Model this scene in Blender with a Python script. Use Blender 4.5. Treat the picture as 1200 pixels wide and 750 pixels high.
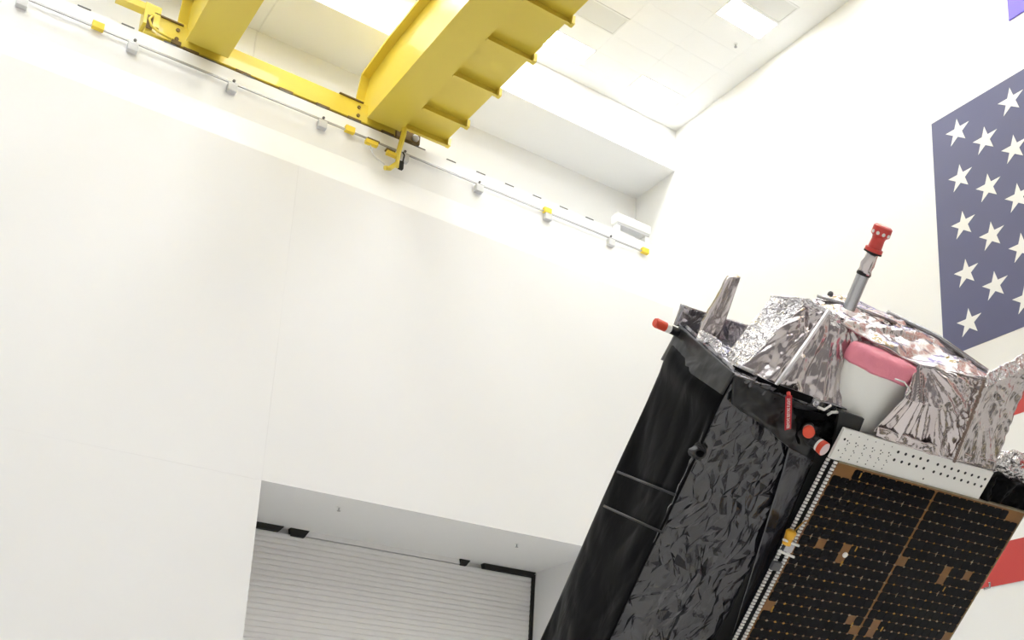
import bpy, bmesh, math, random
from mathutils import Vector, Matrix, noise
random.seed(4)
for o in list(bpy.data.objects): bpy.data.objects.remove(o, do_unlink=True)
SC = bpy.context.scene
COL = SC.collection

# ------------------------------------------------------------------ camera
FPX, PITCH, YAW, ROLL, CX, CY = 1315.0, 15.5745, 51.6104, 0.823, 792.08, 624.21
EYE = Vector((0, 0, 1.7))
def _axes():
    p, y, r = map(math.radians, (PITCH, YAW, ROLL))
    f = Vector((math.cos(p)*math.cos(y), math.cos(p)*math.sin(y), math.sin(p)))
    r0 = Vector((math.sin(y), -math.cos(y), 0)); u0 = r0.cross(f)
    return math.cos(r)*r0+math.sin(r)*u0, -math.sin(r)*r0+math.cos(r)*u0, f
RT, UP, FW = _axes()
cam_data = bpy.data.cameras.new('camera'); cam = bpy.data.objects.new('camera', cam_data); COL.objects.link(cam)
m = Matrix.Identity(4)
for i in range(3): m[i][0], m[i][1], m[i][2], m[i][3] = RT[i], UP[i], -FW[i], EYE[i]
cam.matrix_world = m
cam_data.sensor_width = 36; cam_data.lens = FPX/1200*36
cam_data.shift_x = (600-CX)/1200; cam_data.shift_y = (CY-375)/1200
cam_data.clip_end = 200
SC.camera = cam
# ------------------------------------------------------------------ world and exposure
w = bpy.data.worlds.new('world'); SC.world = w; w.use_nodes = True
w.node_tree.nodes['Background'].inputs[0].default_value = (0.9, 0.92, 1, 1)
w.node_tree.nodes['Background'].inputs[1].default_value = 0.05
SC.view_settings.view_transform = 'Standard'; SC.view_settings.look = 'None'
SC.view_settings.gamma = 1; SC.view_settings.use_curve_mapping = False
SC.view_settings.exposure = 1.68
LAMP_POWER = 9.0

# ------------------------------------------------------------------ helpers
def mat(name, col, rough=.6, metal=0., spec=.5, bump=None, var=None, emit=None, coat=0., ior=1.5):
    M = bpy.data.materials.new(name); M.use_nodes = True
    nt = M.node_tree; b = nt.nodes['Principled BSDF']
    b.inputs['Base Color'].default_value = (*col, 1); b.inputs['Roughness'].default_value = rough
    b.inputs['Metallic'].default_value = metal; b.inputs['Specular IOR Level'].default_value = spec
    b.inputs['Coat Weight'].default_value = coat; b.inputs['IOR'].default_value = ior
    if emit:
        b.inputs['Emission Color'].default_value = (*emit[0], 1); b.inputs['Emission Strength'].default_value = emit[1]
    if bump or var:
        tc = nt.nodes.new('ShaderNodeTexCoord')
    if var:                                   # (scale, amount): soft mottling of the colour
        n = nt.nodes.new('ShaderNodeTexNoise'); n.inputs['Scale'].default_value = var[0]; n.inputs['Detail'].default_value = 4
        nt.links.new(tc.outputs['Object'], n.inputs['Vector'])
        mx = nt.nodes.new('ShaderNodeMix'); mx.data_type = 'RGBA'
        mx.inputs[6].default_value = (*[c*(1-var[1]) for c in col], 1); mx.inputs[7].default_value = (*[min(1, c*(1+var[1])) for c in col], 1)
        nt.links.new(n.outputs['Fac'], mx.inputs[0]); nt.links.new(mx.outputs[2], b.inputs['Base Color'])
    if bump:                                  # (scale xyz, strength, distance[, facets])
        mp = nt.nodes.new('ShaderNodeMapping'); mp.inputs['Scale'].default_value = bump[0]
        bp = nt.nodes.new('ShaderNodeBump'); bp.inputs['Strength'].default_value = bump[1]; bp.inputs['Distance'].default_value = bump[2]
        nt.links.new(tc.outputs['Object'], mp.inputs['Vector'])
        n = nt.nodes.new('ShaderNodeTexNoise'); n.inputs['Scale'].default_value = 1; n.inputs['Detail'].default_value = 3; n.inputs['Distortion'].default_value = .6
        nt.links.new(mp.outputs[0], n.inputs['Vector']); out = n.outputs['Fac']
        if len(bump) > 3:                     # crisp foil facets: warped chebychev cells at two sizes
            ad = nt.nodes.new('ShaderNodeVectorMath'); ad.operation = 'MULTIPLY_ADD'; ad.inputs[1].default_value = (.9, .9, .9)
            nt.links.new(n.outputs['Color'], ad.inputs[0]); nt.links.new(mp.outputs[0], ad.inputs[2])
            rot = nt.nodes.new('ShaderNodeMapping'); rot.inputs['Rotation'].default_value = (.5, .7, .6); nt.links.new(ad.outputs[0], rot.inputs['Vector'])
            for sc_, wt in ((.55, 1.0), (1.3, .42)):
                v = nt.nodes.new('ShaderNodeTexVoronoi'); v.distance = 'CHEBYCHEV'; v.inputs['Scale'].default_value = sc_
                nt.links.new(rot.outputs[0], v.inputs['Vector'])
                ma = nt.nodes.new('ShaderNodeMath'); ma.operation = 'MULTIPLY_ADD'; ma.inputs[1].default_value = wt*bump[3]
                nt.links.new(v.outputs['Distance'], ma.inputs[0]); nt.links.new(out, ma.inputs[2]); out = ma.outputs[0]
        nt.links.new(out, bp.inputs['Height']); nt.links.new(bp.outputs['Normal'], b.inputs['Normal'])
    return M
MT = dict(
 wall=mat('wall_paint', (.87, .868, .855), .55, bump=((6, 6, 6), .03, .01)),
 wall2=mat('wall_panel_paint', (.815, .812, .80), .5, var=(.25, .015)),
 rear=mat('rear_wall_grey', (.27, .26, .265), .8, var=(.4, .1)),  # unseen rear wall, made grey to put darker reflections in the foil
 ceil=mat('ceiling_tile', (.90, .90, .88), .7, bump=((30, 30, 30), .1, .004)),
 tbar=mat('ceiling_grid', (.84, .84, .82), .6),
 vent=mat('vent_grey', (.74, .74, .71), .6),
 lamp=mat('lamp_diffuser', (.9, .9, .9), .5, emit=((.95, .975, 1), LAMP_POWER)),
 lframe=mat('lamp_frame', (.9, .9, .88), .5),
 floor=mat('floor_epoxy', (.79, .785, .78), .35, var=(.3, .06)),
 slat=mat('shutter_slat', (.86, .85, .825), .45, var=(3, .03)),
 dark=mat('dark_gap', (.012, .011, .010), .8),
 yellow=mat('crane_yellow', (.75, .585, .065), .38, var=(.8, .06), coat=.2),
 yellow2=mat('marker_yellow', (.85, .62, .05), .5),
 brown=mat('crane_brown', (.16, .10, .025), .6),  # dark brown of the truck underside and crane fittings
 steel=mat('grey_steel', (.42, .42, .42), .4, .7),
 bracket=mat('bracket_grey', (.62, .62, .62), .5),
 white=mat('white_paint', (.82, .82, .79), .45),
 navy=mat('flag_blue', (.095, .10, .20), .5, var=(.5, .05)),
 red=mat('flag_red', (.52, .05, .045), .5),
 fwhite=mat('flag_white', (.84, .83, .80), .55),
 violet=mat('banner_violet', (.20, .15, .72), .45),
 bfoil=mat('black_foil', (.0035, .0035, .004), .28, spec=.04, bump=((5, 2.2, 4), .22, .03, .8)),
 bcrink=mat('black_crinkled_foil', (.015, .015, .021), .2, spec=1.0, bump=((9, 3.4, 8), .35, .03, 1.)),
 bshoul=mat('black_satin_foil', (.012, .012, .013), .3, spec=.5, bump=((4, 4, 4), .2, .03, .8)),
 rwall=mat('recess_paint', (.88, .875, .86), .5),
 bgrey=mat('grey_black_foil', (.36, .355, .38), .2, metal=.9, bump=((8, 8, 8), .6, .03, 1)),
 silver=mat('silver_foil', (.60, .55, .55), .19, metal=1., bump=((6, 2.2, 5), .3, .04, 1.)),
 silver2=mat('silver_crushed_foil', (.80, .785, .80), .14, metal=1., bump=((22, 22, 22), .8, .03, 1.2)),
 tape=mat('foil_tape', (.86, .84, .84), .35, metal=.6),
 stitch=mat('seam_brown', (.22, .16, .13), .5, metal=.3),
 horn=mat('horn_white', (.95, .945, .89), .5),
 pink=mat('pink_cover', (.90, .29, .37), .5, bump=((18, 18, 18), .4, .02)),
 redcap=mat('red_cap', (.60, .035, .025), .35, coat=.3),
 orange=mat('orange_red_cap', (.75, .075, .03), .4),
 ptip=mat('translucent_cap', (.80, .62, .62), .35),
 ribbon=mat('red_ribbon', (.52, .02, .03), .6),
 tube=mat('mast_tube', (.45, .45, .47), .25, metal=.9),
 blk=mat('black_plate', (.012, .012, .012), .45),
 perf=mat('perforated_white', (.90, .89, .84), .5),
 subst=mat('kapton_brown', (.22, .095, .018), .4, var=(9, .3)),
 cell=mat('solar_cell', (.0045, .004, .0045), .2, spec=.1, var=(14, .35)),
 tab=mat('cell_tab', (.30, .26, .18), .4, metal=.6, var=(22, .6)),
 gold=mat('gold_tab', (.42, .23, .03), .35, metal=.6),
 bead=mat('white_bead', (.85, .84, .80), .5),
 latch=mat('latch_amber', (.85, .45, .03), .35),
 greyblk=mat('grey_block', (.10, .10, .105), .5),
)
def obj(name, bm, m, parent=None, smooth=False):
    me = bpy.data.meshes.new(name); bm.normal_update(); bm.to_mesh(me); bm.free()
    if smooth:
        for p in me.polygons: p.use_smooth = True
    return link(name, me, m, parent)
def link(name, me, m, parent=None):
    o = bpy.data.objects.new(name, me); COL.objects.link(o)
    if m and not me.materials: me.materials.append(MT[m])
    o.parent = parent
    return o
def tag(o, label=None, cat=None, group=None, kind=None):
    if label: o['label'] = label
    if cat: o['category'] = cat
    if group: o['group'] = group
    if kind: o['kind'] = kind
    return o
def empty(name, loc=(0, 0, 0)):
    o = bpy.data.objects.new(name, None); COL.objects.link(o); o.location = loc; o.empty_display_size = .2
    return o
def quadhull(bm, a, b):                      # two equal rings of points -> closed prism
    va = [bm.verts.new(p) for p in a]; vb = [bm.verts.new(p) for p in b]; n = len(va)
    bm.faces.new(va[::-1]); bm.faces.new(vb)
    for i in range(n): bm.faces.new((va[i], va[(i+1) % n], vb[(i+1) % n], vb[i]))
def box(bm, x0, x1, y0, y1, z0, z1, bev=0):
    b = bmesh.new() if bev else bm
    quadhull(b, [(x0, y0, z0), (x1, y0, z0), (x1, y1, z0), (x0, y1, z0)], [(x0, y0, z1), (x1, y0, z1), (x1, y1, z1), (x0, y1, z1)])
    if bev:
        bmesh.ops.bevel(b, geom=b.edges[:], offset=bev, segments=2, affect='EDGES', profile=.7)
        me = bpy.data.meshes.new('tmp'); b.to_mesh(me); b.free(); bm.from_mesh(me); bpy.data.meshes.remove(me)
def B(*a, bev=0):
    bm = bmesh.new(); box(bm, *a, bev=bev); return bm
def prism_x(pts, x0, x1):                    # polygon of (y, z) extruded in x
    bm = bmesh.new(); quadhull(bm, [(x0, y, z) for y, z in pts], [(x1, y, z) for y, z in pts])
    bmesh.ops.recalc_face_normals(bm, faces=bm.faces[:]); return bm
def tube(bm, pts, r, n=10, rads=None):
    pts = [Vector(p) for p in pts]; rings = []
    ref = None
    for i, p in enumerate(pts):
        d = (pts[min(i+1, len(pts)-1)]-pts[max(i-1, 0)])
        if d.length < 1e-9: d = Vector((0, 0, 1))
        d.normalize()
        if ref is None: ref = Vector((0, 0, 1)) if abs(d.z) < .9 else Vector((1, 0, 0))
        s = d.cross(ref).normalized(); t = s.cross(d).normalized(); ref = t
        rr = rads[i] if rads else r
        rings.append([bm.verts.new(p+s*rr*math.cos(2*math.pi*k/n)+t*rr*math.sin(2*math.pi*k/n)) for k in range(n)])
    for a, b in zip(rings, rings[1:]):
        for k in range(n): bm.faces.new((a[k], a[(k+1) % n], b[(k+1) % n], b[k]))
    bm.faces.new(rings[0][::-1]); bm.faces.new(rings[-1])
    bmesh.ops.recalc_face_normals(bm, faces=bm.faces[:])
def T(pts, r, n=10, rads=None):
    bm = bmesh.new(); tube(bm, pts, r, n, rads); return bm
def axial(p, d, prof, n=24):                 # lathe: prof = [(distance along d, radius)]; sharp rings doubled by the caller
    p, d = Vector(p), Vector(d).normalized()
    bm = bmesh.new(); ref = Vector((0, 0, 1)) if abs(d.z) < .9 else Vector((1, 0, 0))
    s = d.cross(ref).normalized(); t = s.cross(d)
    rings = [[bm.verts.new(p+d*h+(s*math.cos(2*math.pi*k/n)+t*math.sin(2*math.pi*k/n))*r) for k in range(n)] for h, r in prof]
    for a, b in zip(rings, rings[1:]):
        for k in range(n): bm.faces.new((a[k], a[(k+1) % n], b[(k+1) % n], b[k]))
    bm.faces.new(rings[0][::-1]); bm.faces.new(rings[-1])
    bmesh.ops.recalc_face_normals(bm, faces=bm.faces[:])
    return bm

# ================================================================== THE HALL
XB, YA, H = 14.215, 18.165, 18.0            # right wall, door wall, ceiling
X0, Y0 = -14.0, -12.0
def struct(name, bm, m, label, cat): return tag(obj(name, bm, m), label, cat, kind='structure')
struct('floor', B(X0-.3, XB+.3, Y0-.3, 21.3, -.3, 0), 'floor', 'grey epoxy floor of the tall clean hall', 'floor')
wr = struct('wall_right', B(XB, XB+.3, Y0, 21.3, 0, H+.3), 'wall', 'tall bright white wall carrying the big flag', 'wall')
struct('wall_rear', B(X0-.3, XB+.3, Y0-.3, Y0, 0, H+.3), 'rear', 'mid-grey wall at the rear of the hall, behind the viewer', 'wall')  # its grey is invented, for contrast in the foil reflections
struct('wall_side', B(X0-.3, X0, Y0, 21.3, 0, H+.3), 'wall', 'white wall at the far left side of the hall', 'wall')
# door wall: backing core and separate wall panels with narrow joints
JX, DZ, LEDGE = 5.61, 7.44, 13.40
bm = bmesh.new()
box(bm, X0, JX-.02, YA+.03, YA+.35, 0, DZ-.02); box(bm, X0, XB, YA+.03, YA+.35, DZ+.02, LEDGE-.05); box(bm, 12.54, XB, YA+.03, YA+.35, 0, DZ-.02)
wl = struct('wall_left', bm, 'wall2', 'long white panelled wall with the roll-up door and crane runway', 'wall')
g = .0008
for (x0, x1, z0, z1) in ((X0, JX-g, 0, DZ-g), (X0, JX-g, DZ+g, LEDGE), (JX+g, XB-.002, DZ, LEDGE), (12.52, XB-.002, 0, DZ-g)):
    obj('wall_panel', B(x0, x1, YA, YA+.045, z0, z1), 'wall2', wl)
# sloping ledge, runway beam, alcove, header
obj('ledge', prism_x([(YA, LEDGE), (YA+.03, LEDGE+.02), (YA+.165, LEDGE+.62), (YA+.6, LEDGE+.62), (YA+.6, LEDGE)], X0, XB-.002), 'wall', wl)
bm = B(X0, XB-.002, YA+.165, 19.8, LEDGE+.62, 14.87)
obj('runway_face', bm, 'wall', wl)
al = struct('wall_alcove', B(X0, XB, 19.7, 20.0, 14.87, 17.2), 'wall', 'shaded back wall of the crane runway alcove under the ceiling', 'wall')
hd = struct('trim_1', B(X0, XB-.002, YA, 19.72, 16.93, H), 'wall', 'white header above the crane runway alcove', 'header')
for sx in (4.98, -2.3, 12.2-24.6):           # vertical plaster seams in the alcove
    obj('seam_strip', B(sx-.012, sx+.012, 19.685, 19.72, 14.88, 16.93), 'wall2', al)
for sx in (5.0, -2.3):
    obj('seam_strip', B(sx-.012, sx+.012, YA+.01, 19.7, 16.915, 16.94), 'wall2', hd)
# door recess
RB = 20.73
rc = struct('trim_2', B(JX-.3, 12.82, YA+.045, 21.1, DZ, DZ+.3), 'rwall', 'white soffit over the deep roll-up door recess', 'soffit')
obj('reveal', B(JX-.3, JX, YA+.045, 21.1, 0, DZ), 'rwall', rc); obj('reveal', B(12.52, 12.82, YA+.045, 21.1, 0, DZ), 'rwall', rc)
door = tag(empty('door_1', (9.07, RB+.1, 0)), 'pale grey slatted roll-up shutter door in the white recess', 'door', kind='structure')
bm = B(JX-9.07, 12.52-9.07, .08, .16, 0, DZ); obj('backing', bm, 'slat', door)
PIT = .108; sm = None; n = 67
for i in range(n):
    z = DZ-.115-PIT*(i+1)
    if sm is None:
        b2 = bmesh.new(); hw = 12.44-9.07; hw0 = JX+.06-9.07
        pr = [(.012, 0), (.0, .004), (-.009, .05), (-.003, .10), (.012, .1075)]
        quadhull(b2, [(hw0, y, zz) for y, zz in pr], [(hw, y, zz) for y, zz in pr]); bmesh.ops.recalc_face_normals(b2, faces=b2.faces[:])
        o = obj('slat', b2, 'slat', door); sm = o.data
    else: o = link('slat', sm, None, door)
    o.location = (0, -.03, z)
# top seal of the shutter: dark gap at both ends, grey hood between
obj('hood', B(7.15-9.07, 10.9-9.07, -.05, .05, DZ-.105, DZ), 'slat', door)
obj('side_guide', B(12.44-9.07, 12.52-9.07, -.08, .06, 0, DZ-.05), 'dark', door)
for x0, x1, h in ((5.62, 6.93, .11), (7.05, 7.42, .15), (10.66, 10.90, .13), (11.22, 12.52, .11)):
    bm = bmesh.new(); quadhull(bm, [(x0-9.07, -.10, DZ), (x1-9.07, -.10, DZ), (x1-9.07-.09, -.10, DZ-h), (x0-9.07+.03, -.10, DZ-h)],
                                   [(x0-9.07, .04, DZ), (x1-9.07, .04, DZ), (x1-9.07-.09, .04, DZ-h), (x0-9.07+.03, .04, DZ-h)])
    bmesh.ops.recalc_face_normals(bm, faces=bm.faces[:]); obj('brush_seal', bm, 'dark', door)
def sprinkler(x, y, z, label):
    s = tag(empty('sprinkler_head', (x, y, z)), label, 'sprinkler', 'fire sprinklers')
    obj('escutcheon', axial((0, 0, 0), (0, 0, -1), [(0, .045), (.008, .04), (.012, .015)], 14), 'white', s)
    obj('stem', axial((0, 0, -.015), (0, 0, -1), [(0, .013), (.045, .013), (.05, .02), (.06, .02)], 10), 'steel', s)
    obj('deflector', axial((0, 0, -.07), (0, 0, -1), [(0, .032), (.006, .032)], 14), 'steel', s)
sprinkler(7.21, 18.8, DZ, 'small sprinkler under the door soffit at the shutter hood left end')
sprinkler(10.92, 18.87, DZ, 'small sprinkler under the door soffit beside the satellite')
sprinkler(13.30, 15.0, H-.012, 'tiny dark sprinkler in the white ceiling near the corner lamp')

# ------------------------------------------------------------------ ceiling: slab, tiles, lamps
ce = struct('ceiling', B(X0-.3, XB+.3, Y0-.3, YA+.2, H+.004, H+.3), 'tbar', 'white tiled ceiling high above the hall', 'ceiling')
lamps = []
LX, LY = 12.99, 14.30
lx = [LX-2.44*i for i in range(8)]; ly = [LY+3.05-3.05*j for j in range(10)]
def near(x, y):
    return any(abs(x-a) < .62 and abs(y-b) < .31 for a in lx for b in ly)
vents = [(10.56, 16.14), (13.0, 13.69)]
tm = None
ix = 0
x = LX+1.22/2
xs = [LX+1.22*k for k in range(-9, 2)]; ys = [LY+.61*k for k in range(-9, 7)]
for x in xs:
    for y in ys:
        a0, a1, b0, b1 = x-.61, min(x+.61, XB), y-.305, min(y+.305, YA)
        if a1-a0 < .1 or b1-b0 < .05 or near(x, y) or any(abs(x-a) < .3 and abs(y-b) < .2 for a, b in vents): continue
        if a1-a0 > 1.2 and b1-b0 > .6:
            if tm is None:
                o = obj('ceiling_tile', B(-.609, .609, -.304, .304, 0, .004), 'ceil', ce); tm = o.data
            else: o = link('ceiling_tile', tm, None, ce)
            o.location = (x, y, H)
        else:
            obj('ceiling_tile', B(a0+.001, a1, b0+.001, b1, H, H+.004), 'ceil', ce)
lo = xs[0]-.61; bo = ys[0]-.305
# rest of the tiled ceiling, out of view
obj('ceiling_tile_field', B(X0, lo, Y0, YA, H, H+.004), 'ceil', ce)['kind'] = 'stuff'
obj('ceiling_tile_field', B(lo, XB, Y0, bo, H, H+.004), 'ceil', ce)['kind'] = 'stuff'
fm = dm = None
bmf = bmesh.new()
for s in (-1, 1):
    box(bmf, -.61, .61, s*.29-.015, s*.29+.015, -.004, .004); box(bmf, s*.595-.015, s*.595+.015, -.275, .275, -.004, .004)
for i, x in enumerate(lx):
    for j, y in enumerate(ly):
        l = empty('ceiling_light', (x, y, H))
        lab = 'white rectangular ceiling light farther along the ceiling, away from the flag wall corner'
        if (i, j) == (0, 1): lab = 'bright rectangular ceiling light beside the flag wall, next to a grey vent'
        if (i, j) == (0, 0): lab = 'bright ceiling light tight in the corner of the two white walls'
        if (i, j) == (1, 0): lab = 'bright ceiling light just beside the yellow crane walkway edge'
        tag(l, lab, 'ceiling light', 'ceiling light panels')
        if fm is None:
            fm = obj('frame', bmf, 'lframe', l).data; dm = obj('diffuser', B(-.58, .58, -.275, .275, -.003, .004), 'lamp', l).data
        else:
            link('frame', fm, None, l); link('diffuser', dm, None, l)
for k, (x, y) in enumerate(vents):
    v = tag(empty('ceiling_vent', (x, y, H)), ['grey square ceiling vent next to the crane walkway', 'grey ceiling vent adjoining the lamp by the flag wall'][k], 'vent', 'ceiling vents')
    bm = bmesh.new()
    for s in (-1, 1):
        box(bm, -.60, .60, s*.285-.02, s*.285+.02, -.01, .014); box(bm, s*.58-.02, s*.58+.02, -.265, .265, -.01, .014)
    obj('frame', bm, 'tbar', v)
    obj('filter', B(-.56, .56, -.265, .265, 0, .014), 'vent', v)
# ------------------------------------------------------------------ conductor bar on the runway, rail clips
bar = tag(empty('conductor_bar', (6, YA+.085, 14.56)), 'thin grey conductor bar with yellow markers along the crane runway', 'conductor bar')
obj('bar', B(X0-6, 13.50-6, -.015, .015, -.015, .015), 'steel', bar)
bm0 = B(-.08, .08, -.04, .079, -.15, .0, bev=.012); bmesh.ops.translate(bm0, verts=bm0.verts[:], vec=(0, 0, -.02)); brm = None
for k in range(-8, 8):
    xb = 2.69+1.64*k
    if xb > 13: continue
    if brm is None: o = obj('bracket', bm0, 'bracket', bar); brm = o.data
    else: o = link('bracket', brm, None, bar)
    o.location = (xb-6, 0, 0)
    obj('bolt', axial((xb-6+.03, .079, .10), (0, -1, 0), [(0, .025), (.03, .025)], 8), 'greyblk', bar)
for xm in (2.14, 6.49, 10.86, 13.45, -2.2):
    obj('marker', B(xm-6-.09, xm-6+.09, -.05, .05, -.03, .09, bev=.012), 'yellow2', bar)
rl = tag(empty('crane_rail', (6, 18.45, 14.87)), 'white crane rail with dark clips on top of the runway', 'rail')
obj('rail', B(X0-6, 12.7-6, .19, .27, 0, .08), 'white', rl)
cm = None
for k in range(-20, 18):
    xc = 1.91+.672*k
    if xc > 12.5: continue
    if cm is None: o = obj('rail_clip', B(-.10, .10, -.128, -.05, 0, .022), 'greyblk', rl); cm = o.data
    else: o = link('rail_clip', cm, None, rl)
    o.location = (xc-6, 0, 0)
st = tag(empty('end_stop', (13.2, 18.46, 14.87)), 'small white crane end stop on the runway near the corner', 'end stop')
obj('base', B(-.45, .45, -.10, .10, .20, .26), 'bracket', st); obj('block', B(-.47, .47, -.12, .12, .26, .47, bev=.01), 'white', st)
for s in (-.4, .4): obj('post', B(s-.05, s+.05, -.08, .08, 0, .2), 'white', st)

# ------------------------------------------------------------------ yellow bridge crane
cr = tag(empty('bridge_crane', (5, 18.4, 14.96)), 'yellow overhead bridge crane with two girders and a ribbed walkway', 'crane')
OC = Vector((5, 18.4, 14.96))
def cobj(name, bm, m='yellow', parent=None, smooth=False):
    bmesh.ops.translate(bm, verts=bm.verts[:], vec=-OC)
    return obj(name, bm, m, parent or cr, smooth)
TY = 18.22
TF = 18.42
tr = cobj('end_truck', B(2.85, 7.75, TF, TF+.44, 14.99, 15.38, bev=.01))
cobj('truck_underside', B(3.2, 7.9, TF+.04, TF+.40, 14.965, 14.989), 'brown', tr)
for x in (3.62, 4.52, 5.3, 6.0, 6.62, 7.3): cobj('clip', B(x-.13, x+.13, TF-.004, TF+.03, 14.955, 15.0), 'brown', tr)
for x in (3.25, 7.75): cobj('wheel', axial((x, TF+.18, 15.08), (0, 1, 0), [(0, .10), (.02, .12), (.12, .12), (.14, .10)], 20), 'brown', tr)
cobj('drive_box', B(7.45, 7.95, TF-.06, TF+.3, 14.96, 15.2, bev=.02), 'brown', tr)
cobj('motor_cap', axial((7.84, TF-.05, 15.06), (0, -1, 0), [(0, .07), (.05, .07), (.06, .05)], 14), 'steel', tr)
# left end of the truck: stepped plate, bar reaching left, cable loop
cobj('end_plate', B(2.80, 3.06, TF-.03, TF+.30, 15.12, 15.54, bev=.01), 'yellow', tr)
cobj('bumper_bar', B(2.36, 2.82, TF-.02, TF+.16, 15.39, 15.52, bev=.01), 'yellow', tr)
cobj('cable_loop', T([(2.93, TF-.06, 15.30), (2.88, TF-.07, 15.2), (2.93, TF-.07, 15.09), (3.06, TF-.07, 15.02), (3.28, TF-.05, 15.01)], .022, 8), 'yellow', tr, True)
cobj('cable_guide', B(2.855, 2.95, TF-.045, TF-.02, 15.04, 15.30), 'brown', tr)
cobj('cable_guide', B(3.28, 3.44, TF-.03, TF+.02, 14.965, 15.04), 'brown', tr)
for x in (3.34, 6.66):
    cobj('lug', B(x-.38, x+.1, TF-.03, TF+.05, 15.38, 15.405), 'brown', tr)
    for z in (15.08, 15.26): cobj('bolt', axial((x+.02, TF+.005, z), (0, -1, 0), [(0, .035), (.03, .035)], 8), 'brown', tr)
def girder(x0, x1, zb, ytip):
    ye = -11.9
    top = [(ytip, zb), (18.66, zb+.30), (18.66, zb+.60), (18.5, zb+1.02), (17.35, zb+1.12), (ye, zb+1.12)]
    gd = cobj('girder', prism_x(top+[(ye, zb)], x0+.06, x1-.06))
    cobj('bottom_flange', B(x0, x1, ye, ytip, zb-.03, zb), 'yellow', gd)
    fl = [(p[0], p[1]) for p in top[1:]]
    bm = bmesh.new()
    lo_ = [(a, b) for a, b in fl]; up_ = [(a+(.03 if i < 3 else 0), b+.05) for i, (a, b) in enumerate(fl)]
    for i in range(len(fl)-1):
        quadhull(bm, [(x0-.10, *lo_[i]), (x0-.10, *lo_[i+1]), (x0-.10, *up_[i+1]), (x0-.10, *up_[i])],
                     [(x1+.10, *lo_[i]), (x1+.10, *lo_[i+1]), (x1+.10, *up_[i+1]), (x1+.10, *up_[i])])
    bmesh.ops.recalc_face_normals(bm, faces=bm.faces[:])
    cobj('top_flange', bm, 'yellow', gd)
    return gd
girder(3.48, 4.19, 15.03, 18.24)
gR = girder(6.80, 7.48, 15.03, 18.26)
# walkway beside the right girder
wk = cobj('walkway_deck', B(7.46, 8.42, -11.9, 18.2, 15.17, 15.21))
rm = None
for k in range(24):
    y = 18.10-.02 if k == 0 else 17.28-1.22*(k-1)
    if k == 0: y = 18.06
    if rm is None:
        b2 = bmesh.new(); box(b2, -.45, .45, .09, .105, -.14, 0); box(b2, -.45, .45, .035, .09, -.14, -.128)
        o = cobj('walkway_rib', b2, 'yellow', wk); rm = o.data
        bmesh_fix = Vector(OC)
        for v in rm.vertices: v.co += bmesh_fix
    else: o = link('walkway_rib', rm, None, wk)
    o.location = Vector((7.96, y+.02, 15.17))-OC
    cobj('rib_end', B(8.41, 8.47, y+.01, y+.125, 15.02, 15.18), 'yellow', wk)
for z in (15.7, 16.2): cobj('handrail', T([(8.40, 18.0, z), (8.40, -11.8, z)], .025, 8), 'yellow', wk)
for k in range(12): cobj('handrail_post', T([(8.40, 17.9-2.44*k, 15.2), (8.40, 17.9-2.44*k, 16.2)], .025, 8), 'yellow', wk)
# current collector arm hanging below the end truck
ca = cobj('collector_arm', T([(7.50, TY-.10, 15.16), (7.50, TY-.10, 14.9), (7.43, TY-.1, 14.45), (7.42, TY-.1, 14.12)], .05, 8, [.055, .055, .05, .04]), 'yellow', None)
cobj('arm_foot', T([(7.42, TY-.1, 14.2), (7.28, TY-.1, 14.03), (7.18, TY-.1, 14.0)], .045, 8), 'yellow', ca)
cobj('collector_shoe', B(6.78, 7.02, TY-.10, TY-.0, 14.40, 14.48, bev=.01), 'yellow2', ca)
cobj('shoe_contact', B(6.80, 7.04, TY-.10, TY+.0, 14.48, 14.51), 'brown', ca)
cobj('collector_shoe', B(7.20, 7.42, TY-.12, TY-.02, 14.33, 14.40, bev=.01), 'yellow2', ca)
cobj('shoe_contact', B(7.18, 7.36, TY-.12, TY-.02, 14.40, 14.43), 'brown', ca)
cobj('cable', T([(6.88, TY-.06, 14.38), (6.92, TY-.08, 14.24), (7.02, TY-.1, 14.13), (7.18, TY-.1, 14.07)], .013, 6), 'bracket', ca)
cobj('cable', T([(7.45, TY-.06, 14.2), (7.54, TY-.08, 14.3), (7.56, TY-.08, 14.45), (7.52, TY-.08, 14.5)], .016, 6), 'dark', ca)
cobj('clamp', B(7.46, 7.55, TY-.12, TY-.04, 14.12, 14.28, bev=.01), 'dark', ca)

# ------------------------------------------------------------------ flag and banner on the right wall
FT, FBt, FY = 14.12, 5.58, 10.77
SH = (FT-FBt)/13; CB = 9.60; CW = 6.5; FL = 15.6
fl = tag(empty('flag', (XB-.002, FY, FT)), 'giant striped flag with white stars on blue covering the white wall', 'flag')
def fobj(name, y0, y1, z0, z1, d0, d1, m, parent=None):
    return obj(name, B(-d1, -d0, y0-FY, y1-FY, z0-FT, z1-FT), m, parent or fl)
fobj('backing', FY-FL, FY, FBt, FT, 0, .012, 'fwhite')
for k in range(13):
    if k % 2: continue
    z1 = FT-SH*k; z0 = z1-SH
    if k == 6: z0 = CB
    if k == 8: z1 = FT-8*SH
    y1 = FY-CW if k < 7 else FY
    fobj('stripe', FY-FL, y1, z0, z1, .012, .016, 'red')
cn = fobj('canton', FY-CW, FY, CB, FT, .012, .018, 'navy')
sR = .0616*(FT-CB)/7*13/2*1.0
b2 = bmesh.new()
pt = [(sR*(1 if i % 2 == 0 else .382)*math.sin(math.pi*i/5), sR*(1 if i % 2 == 0 else .382)*math.cos(math.pi*i/5)) for i in range(10)]
quadhull(b2, [(-.022, -a, b) for a, b in pt], [(-.017, -a, b) for a, b in pt]); bmesh.ops.recalc_face_normals(b2, faces=b2.faces[:])
smh = None
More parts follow.
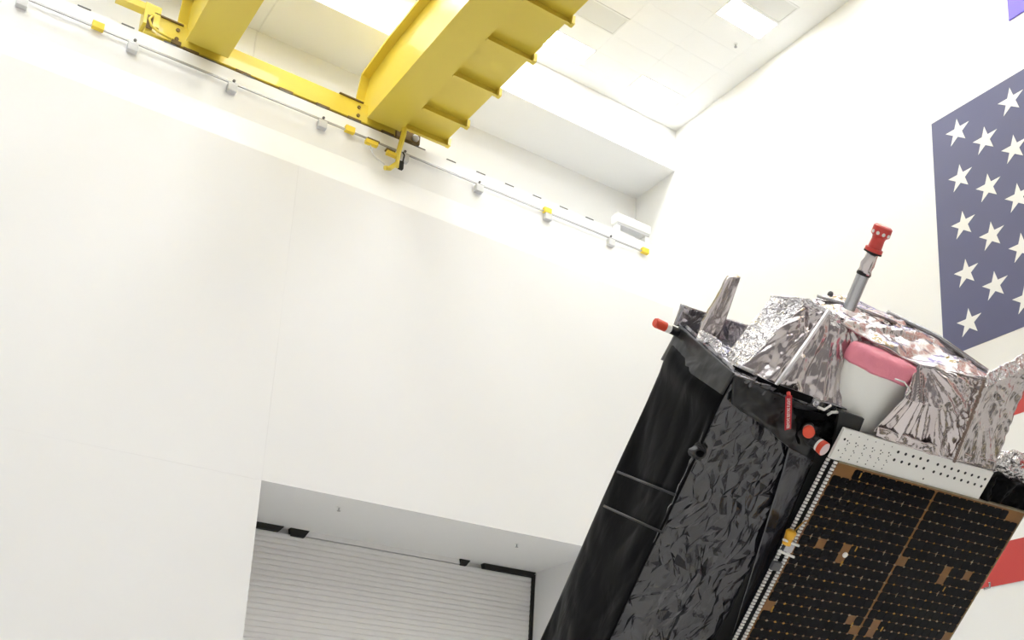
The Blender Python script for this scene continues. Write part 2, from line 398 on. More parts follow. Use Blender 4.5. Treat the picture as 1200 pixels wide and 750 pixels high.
for r in range(9):
    for c in range(6 if r % 2 == 0 else 5):
        y = -(CW/12)*(2*c+1+(r % 2)); z = -(FT-CB)/10*(r+1)
        if smh is None: o = obj('star', b2, 'fwhite', cn); smh = o.data
        else: o = link('star', smh, None, cn)
        o.location = (0, y, z)
bn = tag(empty('banner', (XB-.002, 9.06, 15.2)), 'violet-blue banner on the wall above the flag, only its corner showing', 'banner')
bm = bmesh.new(); quadhull(bm, [(-.02, 0, 0), (-.02, -4, -.05), (-.02, -4, 2.0), (-.02, .0, 2.0)], [(0, 0, 0), (0, -4, -.05), (0, -4, 2.0), (0, 0, 2.0)])
bmesh.ops.recalc_face_normals(bm, faces=bm.faces[:]); obj('sheet', bm, 'violet', bn)
obj('hem', B(-.026, -.02, -4, 0, -.0, .03), 'violet', bn)

# ================================================================== THE SATELLITE
# local frame: x = across the panelled front, y = up the tilted body axis, z = out of the front
SU = Vector((.99751506, -.07010589, -.00699035)); SA_ = Vector((-.04294921, -.6837463, .72845477)); SN = Vector((-.05584859, -.72634438, -.68505823))
SP = Vector((4.55027779, 5.1505025, 4.70288129))
sat = tag(empty('satellite'), 'tilted satellite wrapped in black and silver foil with stowed dark solar panel', 'satellite')
mw = Matrix.Identity(4)
for i in range(3): mw[i][0], mw[i][1], mw[i][2], mw[i][3] = SU[i], SA_[i], SN[i], SP[i]
sat.matrix_world = mw
MI = mw.inverted()
def L(px, py, n, ax=2):                      # sight line through (px, py) met with the plane local[ax] = n -> satellite coordinates
    d = MI.to_3x3() @ (FW+RT*(px-CX)/FPX-UP*(py-CY)/FPX); c = MI @ EYE
    return c+d*((n-c[ax])/d[ax])
def fold(p, s, seed, st=(1, 1, 1), rot=0.):
    c, d = math.cos(rot), math.sin(rot); x, y = p[0]*c+p[1]*d, -p[0]*d+p[1]*c
    q = Vector((x*s*st[0], y*s*st[1], p[2]*s*st[2]))+Vector((seed*7.1, seed*3.3, seed*5.7))
    q = q+noise.noise_vector(q*.6)*.5
    d0 = noise.voronoi(q*.8, distance_metric='CHEBYCHEV')[0][0]
    return abs(noise.noise(q*.6))*1.1+d0*.8+abs(noise.noise(q*2.1))*.4+abs(noise.noise(q*4.3))*.16-.75
def patch(name, rows, nu, nv, m, amp=.012, s=6, seed=1, st=(1, 1, 1), parent=None, rot=0., fade=.08, extra=None, thick=.012, flip=False):
    """crumpled foil sheet through a grid of control points (rows x cols), with thickness"""
    rows = [[Vector(p) for p in r] for r in rows]; R, K = len(rows)-1, len(rows[0])-1
    def S(u, v):
        a, b = min(int(u*K), K-1), min(int(v*R), R-1); fu, fv = u*K-a, v*R-b
        return (rows[b][a]*(1-fu)+rows[b][a+1]*fu)*(1-fv)+(rows[b+1][a]*(1-fu)+rows[b+1][a+1]*fu)*fv
    e = 1e-3; vs = []; n0 = None
    bm = bmesh.new()
    for j in range(nv+1):
        v = j/nv
        for i in range(nu+1):
            u = i/nu; p = S(u, v)
            t1 = S(min(u+e, 1), v)-S(max(u-e, 0), v); t2 = S(u, min(v+e, 1))-S(u, max(v-e, 0))
            nn = t1.cross(t2).normalized()
            if flip: nn = -nn
            ed = min(u, 1-u, v, 1-v)/fade if fade else 1
            k = .25+.75*min(1, ed)
            h = fold(p, s, seed, st, rot)*amp*k
            if extra: h += extra(p, u, v)
            vs.append(bm.verts.new(p+nn*h))
    W = nu+1; 
    for j in range(nv):
        for i in range(nu):
            f = (vs[j*W+i], vs[j*W+i+1], vs[(j+1)*W+i+1], vs[(j+1)*W+i])
            bm.faces.new(f[::-1] if flip else f)
    o = obj(name, bm, m, parent or sat, True)
    if thick:
        md = o.modifiers.new('thickness', 'SOLIDIFY'); md.thickness = thick; md.offset = -1
    return o
def facets(name, rows, nu, nv, m, amp, seed, skew=0., extra=None, thick=.012, st=.25):
    """sharply creased foil: jittered flat facets broken once more into smaller ones"""
    rg = random.Random(seed); (A, Bc), (Dd, Cc) = [[Vector(p) for p in r] for r in rows]
    S = lambda u, v: (A*(1-u)+Bc*u)*(1-v)+(Dd*(1-u)+Cc*u)*v
    nn = (Bc-A).cross(Dd-A).normalized(); bm = bmesh.new(); uv = {}; vs = []
    for j in range(nv+1):
        for i in range(nu+1):
            u, v = i/nu, j/nv
            if 0 < i < nu: u += rg.uniform(-.42, .42)/nu
            if 0 < j < nv: v += rg.uniform(-.42, .42)/nv
            if 0 < i < nu and 0 < j < nv: u = min(.995, max(.005, u+skew*math.sin(v*nv*.9+u*5)/nu))
            w_ = bm.verts.new(S(u, v)+nn*rg.uniform(-1, 1)*amp); vs.append(w_)
    W = nu+1
    for j in range(nv):
        for i in range(nu):
            a, b, c, d = vs[j*W+i], vs[j*W+i+1], vs[(j+1)*W+i+1], vs[(j+1)*W+i]
            for t in (((a, b, c), (a, c, d)) if rg.random() < .72 else ((a, b, d), (b, c, d))): bm.faces.new(t)
    old = set(bm.verts)
    bmesh.ops.subdivide_edges(bm, edges=bm.edges[:], cuts=1, use_grid_fill=True)
    for w_ in bm.verts:
        if w_ not in old: w_.co += nn*rg.uniform(-1, 1)*amp*st*1.2
    bmesh.ops.triangulate(bm, faces=bm.faces[:])
    if extra:
        for w_ in bm.verts: w_.co += nn*extra(w_.co, 0, 0)
    o = obj(name, bm, m, sat)
    if thick:
        md = o.modifiers.new('thickness', 'SOLIDIFY'); md.thickness = thick; md.offset = -1
    return o
def ribbon(name, pts, wd, m, parent, th=.006):
    """flat strip along points, raised a little, width wd"""
    bm = bmesh.new(); pts = [Vector(p) for p in pts]
    d = (pts[-1]-pts[0]).normalized(); s = d.cross(Vector((0, 0, 1))).normalized()*wd/2
    prev = None
    for p in pts:
        q = [bm.verts.new(p+s), bm.verts.new(p-s), bm.verts.new(p-s+Vector((0, 0, th))), bm.verts.new(p+s+Vector((0, 0, th)))]
        if prev:
            for k in range(4): bm.faces.new((prev[k], prev[(k+1) % 4], q[(k+1) % 4], q[k]))
        else: bm.faces.new(q[::-1])
        prev = q
    bm.faces.new(prev); bmesh.ops.recalc_face_normals(bm, faces=bm.faces[:])
    return obj(name, bm, m, parent)
LB = -4.1                                    # lower end of the body
body = obj('body', B(.03, 2.85, LB, -.02, -.88, -.05), 'blk', sat)
# front crinkled blanket
def bulge(p, u, v):
    # boxy lump under the blanket in the lower part, seam ridge near the top
    x, y = p.x, p.y
    a = max(0, min(1, (x-.10)/.08))*max(0, min(1, (.62-x+.06*y)/.10))*max(0, min(1, (-1.30-y-abs(x-.32)*.35)/.14))
    return .07*a*a*(3-2*a)-.02*math.exp(-((x-.02-.0*y)/.05)**2)
fb = facets('front_blanket', [[(0.0, LB, 0), (.90, LB, 0)], [(0.0, 0, 0), (.90, 0, 0)]], 17, 46, 'bcrink', .016, 3, .8, bulge, st=.42)
fb['label'] = 'crinkled black foil blanket'
# upper flap, smoother, over the front blanket
patch('upper_flap', [[L(858, 474, .03), L(890, 496, .035), L(922, 522, .03), L(951, 541, .03)], [L(861, 440, .012), L(895, 455, .012), L(940, 474, .012), L(985, 484, .012)]], 50, 24, 'bshoul', .045, 6, 9, (1, 1, 1), fade=.1)
patch('side_flap', [[L(858, 745, .035), L(868, 745, .035)], [L(915, 560, .04), L(953, 541, .04)], [L(925, 524, .035), L(955, 541, .035)]], 14, 60, 'bcrink', .012, 5, 12, (1, .5, 1), fade=.1)
# left side blanket: puffed top, smooth below
def puff(p, u, v):
    h = .05*math.exp(-((p.y+.24)/.12)**2)*math.sin(math.pi*min(1, max(0, u)))**.5
    h += .006*math.sin(5*(p.y*.6+p.z*1.6))*max(0, min(1, (-.35-p.y)*2))
    return h
patch('side_blanket', [[(0, LB, -.9), (0, LB, 0)], [(0, 0, -.88), (0, 0, 0)]], 60, 200, 'bfoil', .03, 1.5, 6, (1, .6, 1.2), fade=.04, extra=puff)
patch('shoulder_blanket', [[(-.03, -.28, -.89), (-.045, -.19, -.45), (-.03, -.15, .01)], [(-.012, .01, -.88), (-.012, .01, -.45), (-.012, .012, .01)]], 44, 20, 'bshoul', .015, 4, 61, (1, 1, 1), fade=.15)
# top of the body and the upright flap behind
patch('top_blanket', [[(0, .005, 0), (1.6, .005, 0)], [(0, .005, -.9), (1.6, .005, -.9)]], 60, 40, 'bgrey', .03, 5, 8, fade=.1)
patch('rear_flap', [[(-.03, -.01, -.90), (.62, -.01, -.90)], [(-.03, .145, -.92), (.62, .155, -.92)]], 30, 14, 'bgrey', .03, 4, 5, fade=.2, thick=.03)
ribbon('edge_tape', [L(800, 384, .0, 1)+Vector((0, .02, 0)), L(830, 412, .0, 1)+Vector((0, .02, 0)), L(858, 437, 0, 1)+Vector((0, .02, 0))], .035, 'bgrey', sat)
# rods and recess on the black faces
for a, b in (((724, 553), (791, 580)), ((708, 593), (776, 624))):
    obj('rod', T([L(*a, -.055, 0), L(*b, -.055, 0)], .010, 8), 'blk', sat, True)
bm = axial(L(817, 527, .0), (0, .1, 1), [(0, .062), (.02, .06), (.04, .045), (.045, .03), (.01, .02)], 14)
for v in bm.verts: v.co += Vector((noise.noise(v.co*14), noise.noise(v.co*14+Vector((5, 0, 0))), noise.noise(v.co*11)))*.04
obj('vent_opening', bm, 'bshoul', sat)
# ---- silver shroud
def fan(px, py, n, amp, freq):               # pleats spreading from a gathered point
    P = L(px, py, n)
    def f(p, u, v):
        r = (p-P).length; a = math.atan2(p.x-P.x, P.y-p.y)
        return amp*min(1, r*3)*(abs(noise.noise(Vector((a*freq, r*.8, 3.1))))+.5*abs(noise.noise(Vector((a*freq*2.3, r*1.5, 9.1))))-.3)
    return f
core = obj('shroud_core', B(.55, 2.35, -.06, .36, -.7, -.32), 'silver', sat)
sk = lambda *a, **k: patch(*a, **k)
sl = sk('shroud_panel', [[L(848, 419, -.42), L(867, 431, -.24)], [L(905, 347, -.60), L(946, 354, -.38)]], 26, 44, 'silver2', amp=.05, s=6, seed=21, st=(1.3, .6, 1))
sf = sk('shroud_panel', [[L(867, 431, -.24), L(935, 461, -.06), L(985, 479, .0), L(1040, 497, -.26)],
                    [L(905, 392, -.32), L(955, 412, -.17), L(993, 430, -.12), L(1045, 455, -.36)],
                    [L(946, 354, -.38), L(972, 365, -.30), L(1004, 386, -.24), L(1066, 420, -.36)]], 84, 60, 'silver', amp=.05, s=5.5, seed=23, st=(1.7, .5, 1), extra=fan(985, 362, -.25, .05, 4.5))
sr = sk('shroud_panel', [[L(1025, 506, .14), L(1070, 522, .15), L(1120, 540, .16)],
                    [L(1058, 466, .16), L(1095, 478, .19), L(1137, 490, .19)],
                    [L(1077, 426, .02), L(1112, 436, .06), L(1155, 442, .10)]], 70, 60, 'silver', amp=.04, s=5, seed=27, st=(1.6, .5, 1), extra=fan(1085, 418, .05, .07, 5))
sx = sk('shroud_panel', [[L(1120, 540, .16), L(1166, 549, .06)], [L(1155, 442, .10), L(1218, 408, -.08)]], 34, 60, 'silver', amp=.045, s=4.6, seed=31, st=(1.4, .6, 1), extra=fan(1160, 440, .1, .04, 5))
# crushed rims and the sloping top
sk('shroud_top', [[L(944, 359, -.36), L(975, 371, -.27), L(1008, 391, -.20), L(1078, 429, .03), L(1155, 445, .11)],
                  [L(955, 350, -.50), L(995, 357, -.45), L(1040, 374, -.40), L(1098, 404, -.25), L(1157, 439, .02)],
                  [L(968, 346, -.66), L(1005, 351, -.66), L(1046, 370, -.6), L(1100, 398, -.45), L(1160, 437, -.1)]], 110, 40, 'silver', amp=.05, s=8, seed=35, st=(.4, 1.4, 1.4), rot=-.08, fade=.06)
sk('crushed_rim', [[L(1156, 454, .16), L(1220, 424, .02)], [L(1158, 438, .13), L(1220, 404, -.06)]], 34, 12, 'silver2', amp=.03, s=12, seed=37)
sk('crushed_rim', [[L(900, 362, -.5), L(950, 372, -.34), L(985, 386, -.22)], [L(903, 346, -.56), L(948, 350, -.37), L(985, 370, -.24)]], 50, 14, 'silver2', amp=.04, s=9, seed=39)
sk('crushed_hem', [[L(1027, 511, .165), L(1092, 533, .175), L(1166, 552, .09)], [L(1029, 500, .165), L(1092, 521, .18), L(1168, 541, .09)]], 60, 8, 'silver', amp=.03, s=12, seed=41)
obj('edge_tube', T([L(958, 347, -.5), L(1000, 359, -.45), L(1050, 379, -.4)], .012, 8), 'tube', sat, True)
obj('edge_tube', T([L(1040, 366, -.58), L(1100, 395, -.45), L(1157, 435, -.1)], .018, 8), 'tube', sat, True)
obj('knob', axial(L(972, 347, -.55), (0, 1, 0), [(0, .02), (.02, .022), (.035, .012)], 12), 'greyblk', sat, True)
ribbon('seam_tape', [L(971, 362, -.22), L(950, 393, -.14), L(928, 424, -.05), L(907, 453, -.02)], .022, 'tape', sf, .02)
bm = bmesh.new()
pz = [L(1154, 446, .17), L(1143, 476, .215), L(1132, 506, .215), L(1118, 540, .19)]
for i in range(40):
    t = i/39*3; k = min(int(t), 2); p = pz[k].lerp(pz[k+1], t-k)
    bmesh.ops.create_icosphere(bm, subdivisions=1, radius=.012+.005*random.random(), matrix=Matrix.Translation(p+Vector((random.uniform(-.006, .006), 0, .0))))
obj('stitched_seam', bm, 'stitch', sr)
sk('tape_tab', [[L(865, 436, -.2), L(880, 442, -.15)], [L(868, 428, -.2), L(884, 434, -.15)]], 6, 4, 'tape', amp=.004, s=9, seed=2)
for (x0, y0_, x1, y1_, n_) in ((857, 431, 884, 444, -.2), (886, 444, 909, 455, -.08), (911, 454, 950, 468, -.01)):
    ribbon('edge_tape', [L(x0, y0_, n_+.04), L(x1, y1_, n_+.07)], .05, 'bfoil', sat, .02)
# ---- white horn with a pink cover
HN = -.10
c1, c0 = L(1033, 432, HN), L(1001, 492, HN)
r1 = (L(995, 415, HN)-L(1067, 459, HN)).length/2*.93; r0 = (L(982, 478, HN)-L(1028, 506, HN)).length/2*1.12
ax_ = (c1-c0); hl = ax_.length
def hflat(bm):
    for v in bm.verts: v.co.z = HN+(v.co.z-HN)*.55
hbm = axial(c0, ax_, [(-.12, r0*.78), (-.10, r0*.80), (0, r0), (hl, r1), (hl+.01, r1), (hl+.01, r1*.9)], 48)
hflat(hbm)
hn = obj('horn', hbm, 'horn', sat, True)
hn['label'] = 'white tapered horn'
bm = axial(c1, ax_, [(-.02, r1*.985), (-.025, r1*1.01), (-.01, r1*1.03), (.03, r1*1.04), (.08, r1*1.03), (.105, r1*.97), (.115, r1*.8), (.12, r1*.5), (.12, r1*.2), (.12, r1*.02)], 64)
for v in bm.verts:
    k = fold(v.co, 9, 4)
    v.co.z = HN+(v.co.z-HN)*.58
    v.co += (v.co-c1).normalized()*k*.026 + ax_.normalized()*noise.noise(v.co*9)*.007
pc = obj('pink_cover', bm, 'pink', hn, True); pc['label'] = 'crumpled pink protective cover'
obj('cord', T([L(1049, 444, .22), L(1060, 448, .23), L(1067, 458, .22), L(1062, 463, .21)], .006, 6), 'bead', pc, True)
# ---- mast with a red cap
mb = L(997, 356, -.3); md_ = Vector(L(1029, 281, -.3)-mb); ml = md_.length
mast = obj('mast', axial(mb, md_, [(-.04, .046), (ml*.46, .046), (ml*.46, .05), (ml*.49, .05), (ml*.49, .046)], 20), 'tube', sat, False)
obj('mast_band', axial(mb, md_, [(ml*.455, .051), (ml*.49, .052)], 20), 'dark', mast)
bm = axial(mb, md_, [(ml*.48, .050), (ml*.55, .047), (ml*.62, .052), (ml*.70, .045), (ml*.80, .043), (ml*.84, .03)], 20)
for v in bm.verts: v.co += Vector((1, 0, 1))*noise.noise(v.co*22)*.012
obj('foil_wrap', bm, 'silver', mast, True)
cap = obj('red_cap', axial(mb, md_, [(ml*.80, .060), (ml*.80, .064), (ml*.87, .064), (ml*.88, .05), (ml*1.0, .046), (ml*1.04, .05), (ml*1.07, .068), (ml*1.19, .068), (ml*1.21, .055), (ml*1.21, .01)], 28), 'redcap', mast, False)
cap['label'] = 'red protective mast cap'
dn = md_.normalized(); sd = dn.cross(Vector((0, 0, 1))).normalized(); td = sd.cross(dn)
for k in range(10):
    a = 2*math.pi*k/10
    rd = sd*math.cos(a)+td*math.sin(a)
    obj('white_dot', axial(mb+dn*ml*1.10+rd*.064, rd, [(0, .013), (.007, .012)], 10), 'bead', cap)
obj('cap_ring', axial(mb, md_, [(ml*.795, .066), (ml*.82, .066)], 24), 'dark', cap)
# ---- silver wrapped blade antenna
bl = [[L(820, 391, -.58), L(840, 403, -.58)], [L(833, 366, -.58), L(851, 374, -.58)], [L(857, 325, -.58), L(868, 325, -.58)]]
patch('blade_antenna', bl, 20, 60, 'silver', .014, 6, 14, (1.4, .7, 1), fade=.2, thick=.05)
patch('blade_foot', [[L(815, 398, -.5), L(846, 414, -.4)], [L(822, 386, -.58), L(846, 400, -.55)]], 24, 14, 'silver2', .06, 14, 15)
# ---- capped thrusters
def thruster(p, d, r, ln, tipm):
    t = obj('thruster', axial(p, d, [(-.05, r*1.15), (0, r*1.15), (.01, r), (ln*.45, r), (ln*.46, r*.9), (ln*.5, r*.9)], 20), 'blk', sat)
    obj('thruster_collar', axial(Vector(p)+Vector(d).normalized()*ln*.45, d, [(0, r*1.05), (ln*.18, r*1.05)], 20), 'bead', t)
    c = obj('thruster_cap', axial(Vector(p)+Vector(d).normalized()*ln*.62, d, [(0, r*1.1), (ln*.33, r*1.15), (ln*.36, r*1.0)], 20), 'orange', t)
    c['label'] = 'orange-red thruster cap'
    obj('cap_end', axial(Vector(p)+Vector(d).normalized()*ln*.97, d, [(0, r*1.08), (ln*.04, r*.95)], 20), tipm, c)
thruster(L(799, 392, -.85), L(766, 377, -.85)-L(799, 392, -.85), .031, .245, 'orange')
thruster(L(947, 502, .05), (-.62, .05, 1), .038, .13, 'orange')
thruster(L(953, 516, .05), (.38, -.08, 1), .046, .12, 'ptip')
# ---- red ribbon with white lettering
p0, p1 = L(924, 464, .10), L(923, 503, .10)
rb = bmesh.new(); dd = (p1-p0).normalized(); ss = dd.cross(Vector((0, 0, 1))).normalized()*.024
quadhull(rb, [p0-ss, p0+ss, p1+ss, p1-ss], [q+Vector((0, 0, .006)) for q in (p0-ss, p0+ss, p1+ss, p1-ss)])
bmesh.ops.recalc_face_normals(rb, faces=rb.faces[:])
rbo = obj('warning_ribbon', rb, 'ribbon', sat); rbo['label'] = 'red streamer with white lettering'
cu = bpy.data.curves.new('lettering', 'FONT'); cu.body = 'REMOVE BEFORE FLIGHT'; cu.size = .03; cu.align_x = 'CENTER'; cu.align_y = 'CENTER'; cu.resolution_u = 2; cu.extrude = .001
to = bpy.data.objects.new('tmp_text', cu); COL.objects.link(to)
dg = bpy.context.evaluated_depsgraph_get(); tme = bpy.data.meshes.new_from_object(to.evaluated_get(dg)); bpy.data.objects.remove(to, do_unlink=True)
wx = max(v.co.x for v in tme.vertices)-min(v.co.x for v in tme.vertices); kk = (p1-p0).length*.9/wx
ex = -dd; ez = Vector((0, 0, 1)); ey = ez.cross(ex).normalized()
for v in tme.vertices: v.co = (p0+p1)/2+Vector((0, 0, .008))+ex*v.co.x*kk+ey*v.co.y*1.1+ez*v.co.z
tme.materials.clear(); link('lettering', tme, 'bead', rbo)
obj('ribbon_clip', T([L(924, 460, .08), p0+Vector((0, 0, .004))], .014, 8), 'redcap', rbo)
# ring terminal and cords near the shroud foot
obj('grommet', axial(L(955, 471, .05), (0, .1, 1), [(0, .03), (.02, .032), (.03, .024), (.02, .012)], 18), 'tube', sat, True)
obj('cord', T([L(958, 477, .06), L(966, 480, .08), L(974, 475, .07)], .01, 6), 'bead', sat, True)
obj('cord', T([L(970, 486, .05), L(975, 483, .08), L(984, 483, .08)], .01, 6), 'bead', sat, True)
patch('foil_wad', [[L(935, 520, .03), L(985, 540, .02)], [L(930, 478, .03), L(985, 488, .03)]], 40, 34, 'bfoil', .06, 7, 17, fade=.1)
# ---- black plate, perforated white strip, solar panel
pl = [L(984, 481, .10), L(1013, 491, .10), L(1006, 509, .10), L(975, 534, .10)]
bm = bmesh.new(); quadhull(bm, pl[::-1], [p+Vector((0, 0, -.03)) for p in pl[::-1]]); bmesh.ops.recalc_face_normals(bm, faces=bm.faces[:]); obj('black_plate', bm, 'blk', sat)
PN = .15; U0, U1, A1 = 1.035, 3.06, -.345
obj('side_void', B(.88, U0+.05, LB, -.34, -.1, .02), 'blk', sat)
ps = obj('perforated_strip', B(.945, 2.50, -.335, -.095, PN-.03, PN-.002), 'perf', sat)
ps['label'] = 'white perforated metal strip'
hm = None
def hole(u, a, r):
    global hm
    if hm is None:
        o = obj('hole', axial((0, 0, 0), (0, 0, 1), [(-.004, 1), (.0012, 1)], 10), 'blk', ps); hm = o.data
    else: o = link('hole', hm, None, ps)
    o.location = (u, a, PN-.002); o.scale = (r, r, 1)
for k in range(5):
    hole(1.503+.0768*k, -.150, .012); hole(1.504+.0768*k, -.215, .012)
for k in range(8):
    hole(1.921+.0758*k, -.157-.001*k, .012); hole(1.921+.0761*k, -.220-.001*k, .012)
for c in range(6):
    for (da, r) in ((-.125, .004), (-.175, .006), (-.20, .005), (-.235, .005), (-.275, .004), (-.305, .005)):
        hole(1.02+.081*c+(.012 if da < -.18 else 0), da, r)
        if da in (-.175, -.235): hole(1.045+.081*c, da-.012, .0045)
hole(.99, -.17, .010); hole(.985, -.26, .006); hole(1.86, -.295, .007)
pan = obj('solar_panel', B(U0, U1, LB+.5, A1, PN-.035, PN), 'subst', sat); pan['label'] = 'dark stowed solar panel'
obj('panel_frame', B(U0-.004, U1+.006, A1, A1+.012, PN-.035, PN+.008), 'tab', pan)
obj('panel_frame', B(U1, U1+.008, LB+.5, A1, PN-.035, PN+.004), 'tab', pan)
obj('panel_back', B(U0+.02, U1-.05, LB+.5, A1-.02, -.05, PN-.035), 'blk', pan)
# cells: 24 columns, centre seam, missing ones show the brown sheet
NC = 24; seam = .022; pw = (U1-U0-.02-seam)/NC; ph = .0838
nr = int((A1-.012-(LB+.5))/ph)
miss_px = [(960, 637), (992, 648), (985, 658), (1052, 659), (1105, 670), (1103, 683), (1135, 676), (1002, 722), (998, 733), (1029, 728), (1024, 739), (903, 712), (1113, 748)]
def ccenter(c, r): return U0+.01+pw*(c+.5)+(seam if c >= NC//2 else 0), A1-.014-ph*(r+.5)
miss = set([(0, 0), (1, 0), (NC-1, 0), (NC-2, 0)])
for q in miss_px:
    p = L(*q, PN); miss.add(min(((c, r) for c in range(NC) for r in range(nr)), key=lambda k: (ccenter(*k)[0]-p.x)**2+(ccenter(*k)[1]-p.y)**2))
def cellmesh(bm, u, a, z, hw, hh, ch, h):
    o = [(-hw+ch, -hh), (hw-ch, -hh), (hw, -hh+ch), (hw, hh-ch), (hw-ch, hh), (-hw+ch, hh), (-hw, hh-ch), (-hw, -hh+ch)]
    a0 = [bm.verts.new((u+x, a+y, z)) for x, y in o]; a1 = [bm.verts.new((u+x*.985, a+y*.985, z+h)) for x, y in o]
    bm.faces.new(a1)
    for i in range(8): bm.faces.new((a0[i], a0[(i+1) % 8], a1[(i+1) % 8], a1[i]))
HW, HH, CH = pw/2-.0012, ph/2-.0012, .0115
cells = [(c, r) for r in range(nr) for c in range(NC) if (c, r) not in miss]
def cdist(k):
    u, a = ccenter(*k); wp = mw @ Vector((u, a, PN)); d = wp-EYE; z = d.dot(FW); y = CY-FPX*d.dot(UP)/z
    return z+(100 if y > 752 else 0)
cells.sort(key=cdist)
bm = bmesh.new(); cellmesh(bm, 0, 0, 0, HW, HH, CH, .004); c0o = None
rest = bmesh.new()
for i, k in enumerate(cells):
    u, a = ccenter(*k)
    if i < 300:
        if c0o is None: o = obj('solar_cell', bm, 'cell', pan); c0o = o.data
        else: o = link('solar_cell', c0o, None, pan)
        o.location = (u, a, PN)
    else: cellmesh(rest, u, a, PN, HW, HH, CH, .004)
obj('solar_cell_field', rest, 'cell', pan)['kind'] = 'stuff'
# metal tabs where cell corners meet
tb = bmesh.new(); gb = bmesh.new()
for r in range(nr):
    for c in range(NC):
        if (c, r) in miss and r == 0: continue
        u, a = ccenter(c, r); u += pw/2; a -= ph/2
        q = random.random()
        bmx = gb if (q < .22 or (c < 6 and q < .5)) else tb
        k = random.choice((.5, .7, .7, 1, 1.25))
        a_ = .006*k+.003; b_ = .004*k+.003; sh = random.uniform(-.3, .3)
        vs = [bmx.verts.new((u+x, a+y, PN+.0065)) for x, y in ((-a_*1.4, a_*sh), (0, -b_), (a_*1.4, -a_*sh), (0, b_))]; bmx.faces.new(vs)
        if q > .93:
            vs = [bmx.verts.new((u+x, a+y, PN+.007)) for x, y in ((-.003, -.022), (.003, -.022), (.003, .022), (-.003, .022))]; bmx.faces.new(vs)
obj('cell_tabs', tb, 'tab', pan)['kind'] = 'stuff'; obj('gold_tabs', gb, 'gold', pan)['kind'] = 'stuff'
us = U0+.01+pw*12
obj('centre_seam', B(us+.007, us+seam-.007, LB+.5, A1-.012, PN, PN+.003), 'subst', pan)
# terminal marks on the bare patches
for q in ((1003, 643), (986, 660), (1106, 690), (1033, 737), (998, 732), (905, 713), (1008, 557)):
    p = L(*q, PN); obj('terminal', B(p.x-.006, p.x+.006, p.y-.022, p.y+.022, PN, PN+.005), 'gold', pan)
p = L(990, 650, PN); obj('hold_down', axial((p.x, p.y, PN), (0, 0, 1), [(0, .022), (.01, .022), (.014, .012)], 16), 'bead', pan)
# beaded white edge strips on the left of the panel
for uu, zz in ((.955, PN-.03), (1.01, PN-.005)):
    bm = bmesh.new(); a = A1+.0
    while a > LB+.5:
        box(bm, uu-.014, uu+.014, a-.0165, a, zz, zz+.014); a -= .0275
    e = obj('beaded_edge', bm, 'bead', pan); e['kind'] = 'stuff'
    obj('edge_strip', B(uu-.006, uu+.012, LB+.5, A1, zz-.01, zz+.002), 'greyblk', pan)
# amber latch and clamps
lt = L(925, 629, PN+.03); lq = L(917, 648, PN+.03)
lo_ = obj('latch', axial(lt+(lq-lt)*.45, lt-lq, [(0, .034), (.05, .034)], 14), 'latch', sat)
lo_['label'] = 'amber latch on the panel edge'
obj('latch_cap', axial(lt-(lt-lq)*.12, lt-lq, [(0, .036), (.055, .042), (.07, .03)], 14), 'latch', lo_, True)
for t in (.25, .95):
    p = lt.lerp(lq, t); obj('latch_bar', T([p+Vector((-.06, .012, .02)), p+Vector((.10, -.012, .02))], .01, 8), 'bead', lo_)
obj('latch_body', B(lq.x-.02, lq.x+.06, lq.y+.02, lq.y+.11, PN+.01, PN+.05, bev=.006), 'tube', lo_)
obj('lead', T([lt+Vector((0, .06, .02)), lt+Vector((.03, .15, .03)), lt+Vector((.09, .16, 0))], .005, 6), 'gold', lo_, True)
p = L(910, 663, PN); obj('edge_clamp', B(p.x-.05, p.x+.03, p.y-.035, p.y+.035, PN-.01, PN+.02, bev=.006), 'greyblk', pan)
p = L(1156, 687, PN); obj('side_clip', T([p+Vector((-.01, -.03, 0)), p+Vector((.03, 0, .01)), p+Vector((.01, .04, 0))], .01, 8), 'tube', pan, True)
# foil bundles at the right of the strip
patch('black_bundle', [[L(1146, 590, .13), L(1178, 598, .12), L(1216, 609, .05)], [L(1162, 558, .11), L(1185, 562, .12), L(1230, 575, .02)]], 40, 24, 'bfoil', .07, 8, 51, fade=.1, thick=.05)
patch('silver_bundle', [[L(1158, 556, .02), L(1185, 566, .05), L(1225, 578, .0)], [L(1172, 528, -.04), L(1192, 528, .0), L(1225, 545, -.08)]], 40, 24, 'silver2', .05, 9, 53, fade=.1, thick=.05)
obj('red_plug', axial(L(1198, 543, .03), L(1180, 534, .03)-L(1198, 543, .03), [(0, .03), (.10, .028), (.13, .015)], 14), 'silver2', sat, True)
obj('plug_cap', axial(L(1204, 546, .04), L(1190, 538, .04)-L(1204, 546, .04), [(0, .032), (.05, .032)], 14), 'redcap', sat)

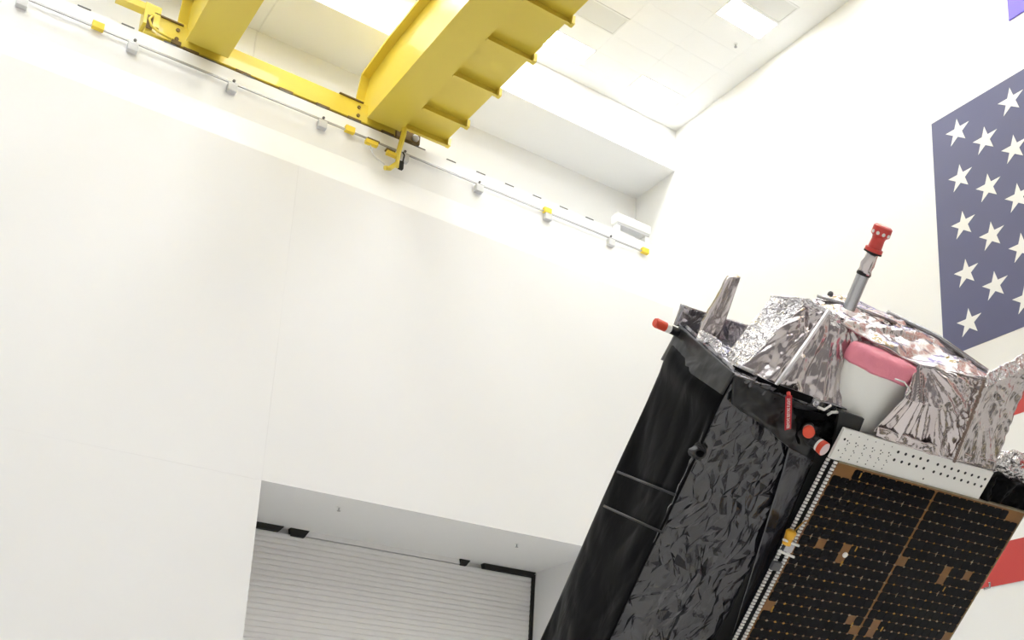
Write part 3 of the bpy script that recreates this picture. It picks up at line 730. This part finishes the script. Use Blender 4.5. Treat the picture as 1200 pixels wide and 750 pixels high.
# ------------------------------------------------------------------ tilting dolly that carries the satellite (below the frame)
dl = tag(empty('tilt_dolly', (5.7, 6.6, 0)), 'white steel tilting dolly under the satellite', 'dolly')
OD = Vector((5.7, 6.6, 0))
def dobj(name, bm, m='white'):
    bmesh.ops.translate(bm, verts=bm.verts[:], vec=-OD); return obj(name, bm, m, dl)
for x in (4.2, 7.2):
    dobj('base_beam', B(x-.1, x+.1, 4.9, 9.4, .22, .42, bev=.01))
    for y in (5.0, 9.2): dobj('wheel', axial((x-.06, y, .12), (1, 0, 0), [(0, .10), (.01, .12), (.11, .12), (.12, .10)], 20), 'dark')
for y in (5.2, 7.2, 9.2): dobj('cross_beam', B(4.1, 7.3, y-.09, y+.09, .24, .40))
foot = mw @ Vector((1.4, LB, -.45))
cra = mw @ Vector((1.4, LB-.06, -.45))
bm = bmesh.new(); box(bm, -.1, 2.95, LB-.14, LB-.0, -.95, .05); bm.transform(mw); dobj('cradle_plate', bm)
for u in (.2, 2.6):
    t = mw @ Vector((u, LB-.10, -.3)); dobj('upright', T([t, (t.x, t.y-.15, .42)], .07, 12))
    t2 = mw @ Vector((u, LB-.10, -.85)); dobj('strut', T([t2, (t2.x, 9.1, .42)], .05, 12))

# ------------------------------------------------------------------ unseen platform and cabinets, added as dark things for the foil to reflect
wp = tag(empty('reflection_platform', (9.6, .9, 0)), 'unseen dark-decked platform with yellow rails, added for the foil to reflect', 'work platform')
obj('deck', B(-1.7, 1.7, -1.7, 1.7, .92, 1.0), 'greyblk', wp)
for x in (-1.6, 1.6):
    for y in (-1.6, 1.6):
        obj('leg', B(x-.05, x+.05, y-.05, y+.05, 0, .92), 'yellow', wp); obj('rail_post', T([(x, y, 1.0), (x, y, 2.0)], .025, 8), 'yellow', wp)
for z in (1.5, 2.0):
    for a, b in (((-1.6, -1.6), (1.6, -1.6)), ((1.6, -1.6), (1.6, 1.6)), ((-1.6, 1.6), (1.6, 1.6))):
        obj('rail', T([(*a, z), (*b, z)], .025, 8), 'yellow', wp)
obj('skirt', B(-1.68, 1.68, -1.68, 1.68, .35, .9), 'greyblk', wp)
for k, lab in enumerate(('unseen black cabinet added for foil reflections at the flag wall, nearest the satellite', 'unseen black cabinet added for foil reflections at the flag wall, middle one', 'unseen black cabinet added for foil reflections at the flag wall, farthest from the satellite')):
    c = tag(empty('reflection_cabinet', (XB-.45, 3.6-1.3*k, 0)), lab, 'cabinet', 'added reflection cabinets')
    obj('body', B(-.4, .4, -.55, .55, .06, 1.9, bev=.01), 'greyblk', c); obj('plinth', B(-.36, .36, -.5, .5, 0, .06), 'blk', c)
    for d in (-.27, .27): dr = obj('door', B(-.42, -.4, d-.255, d+.255, .12, 1.84), 'greyblk', c); obj('handle', B(-.445, -.42, d-.02, d+.02, .9, 1.05), 'steel', dr)
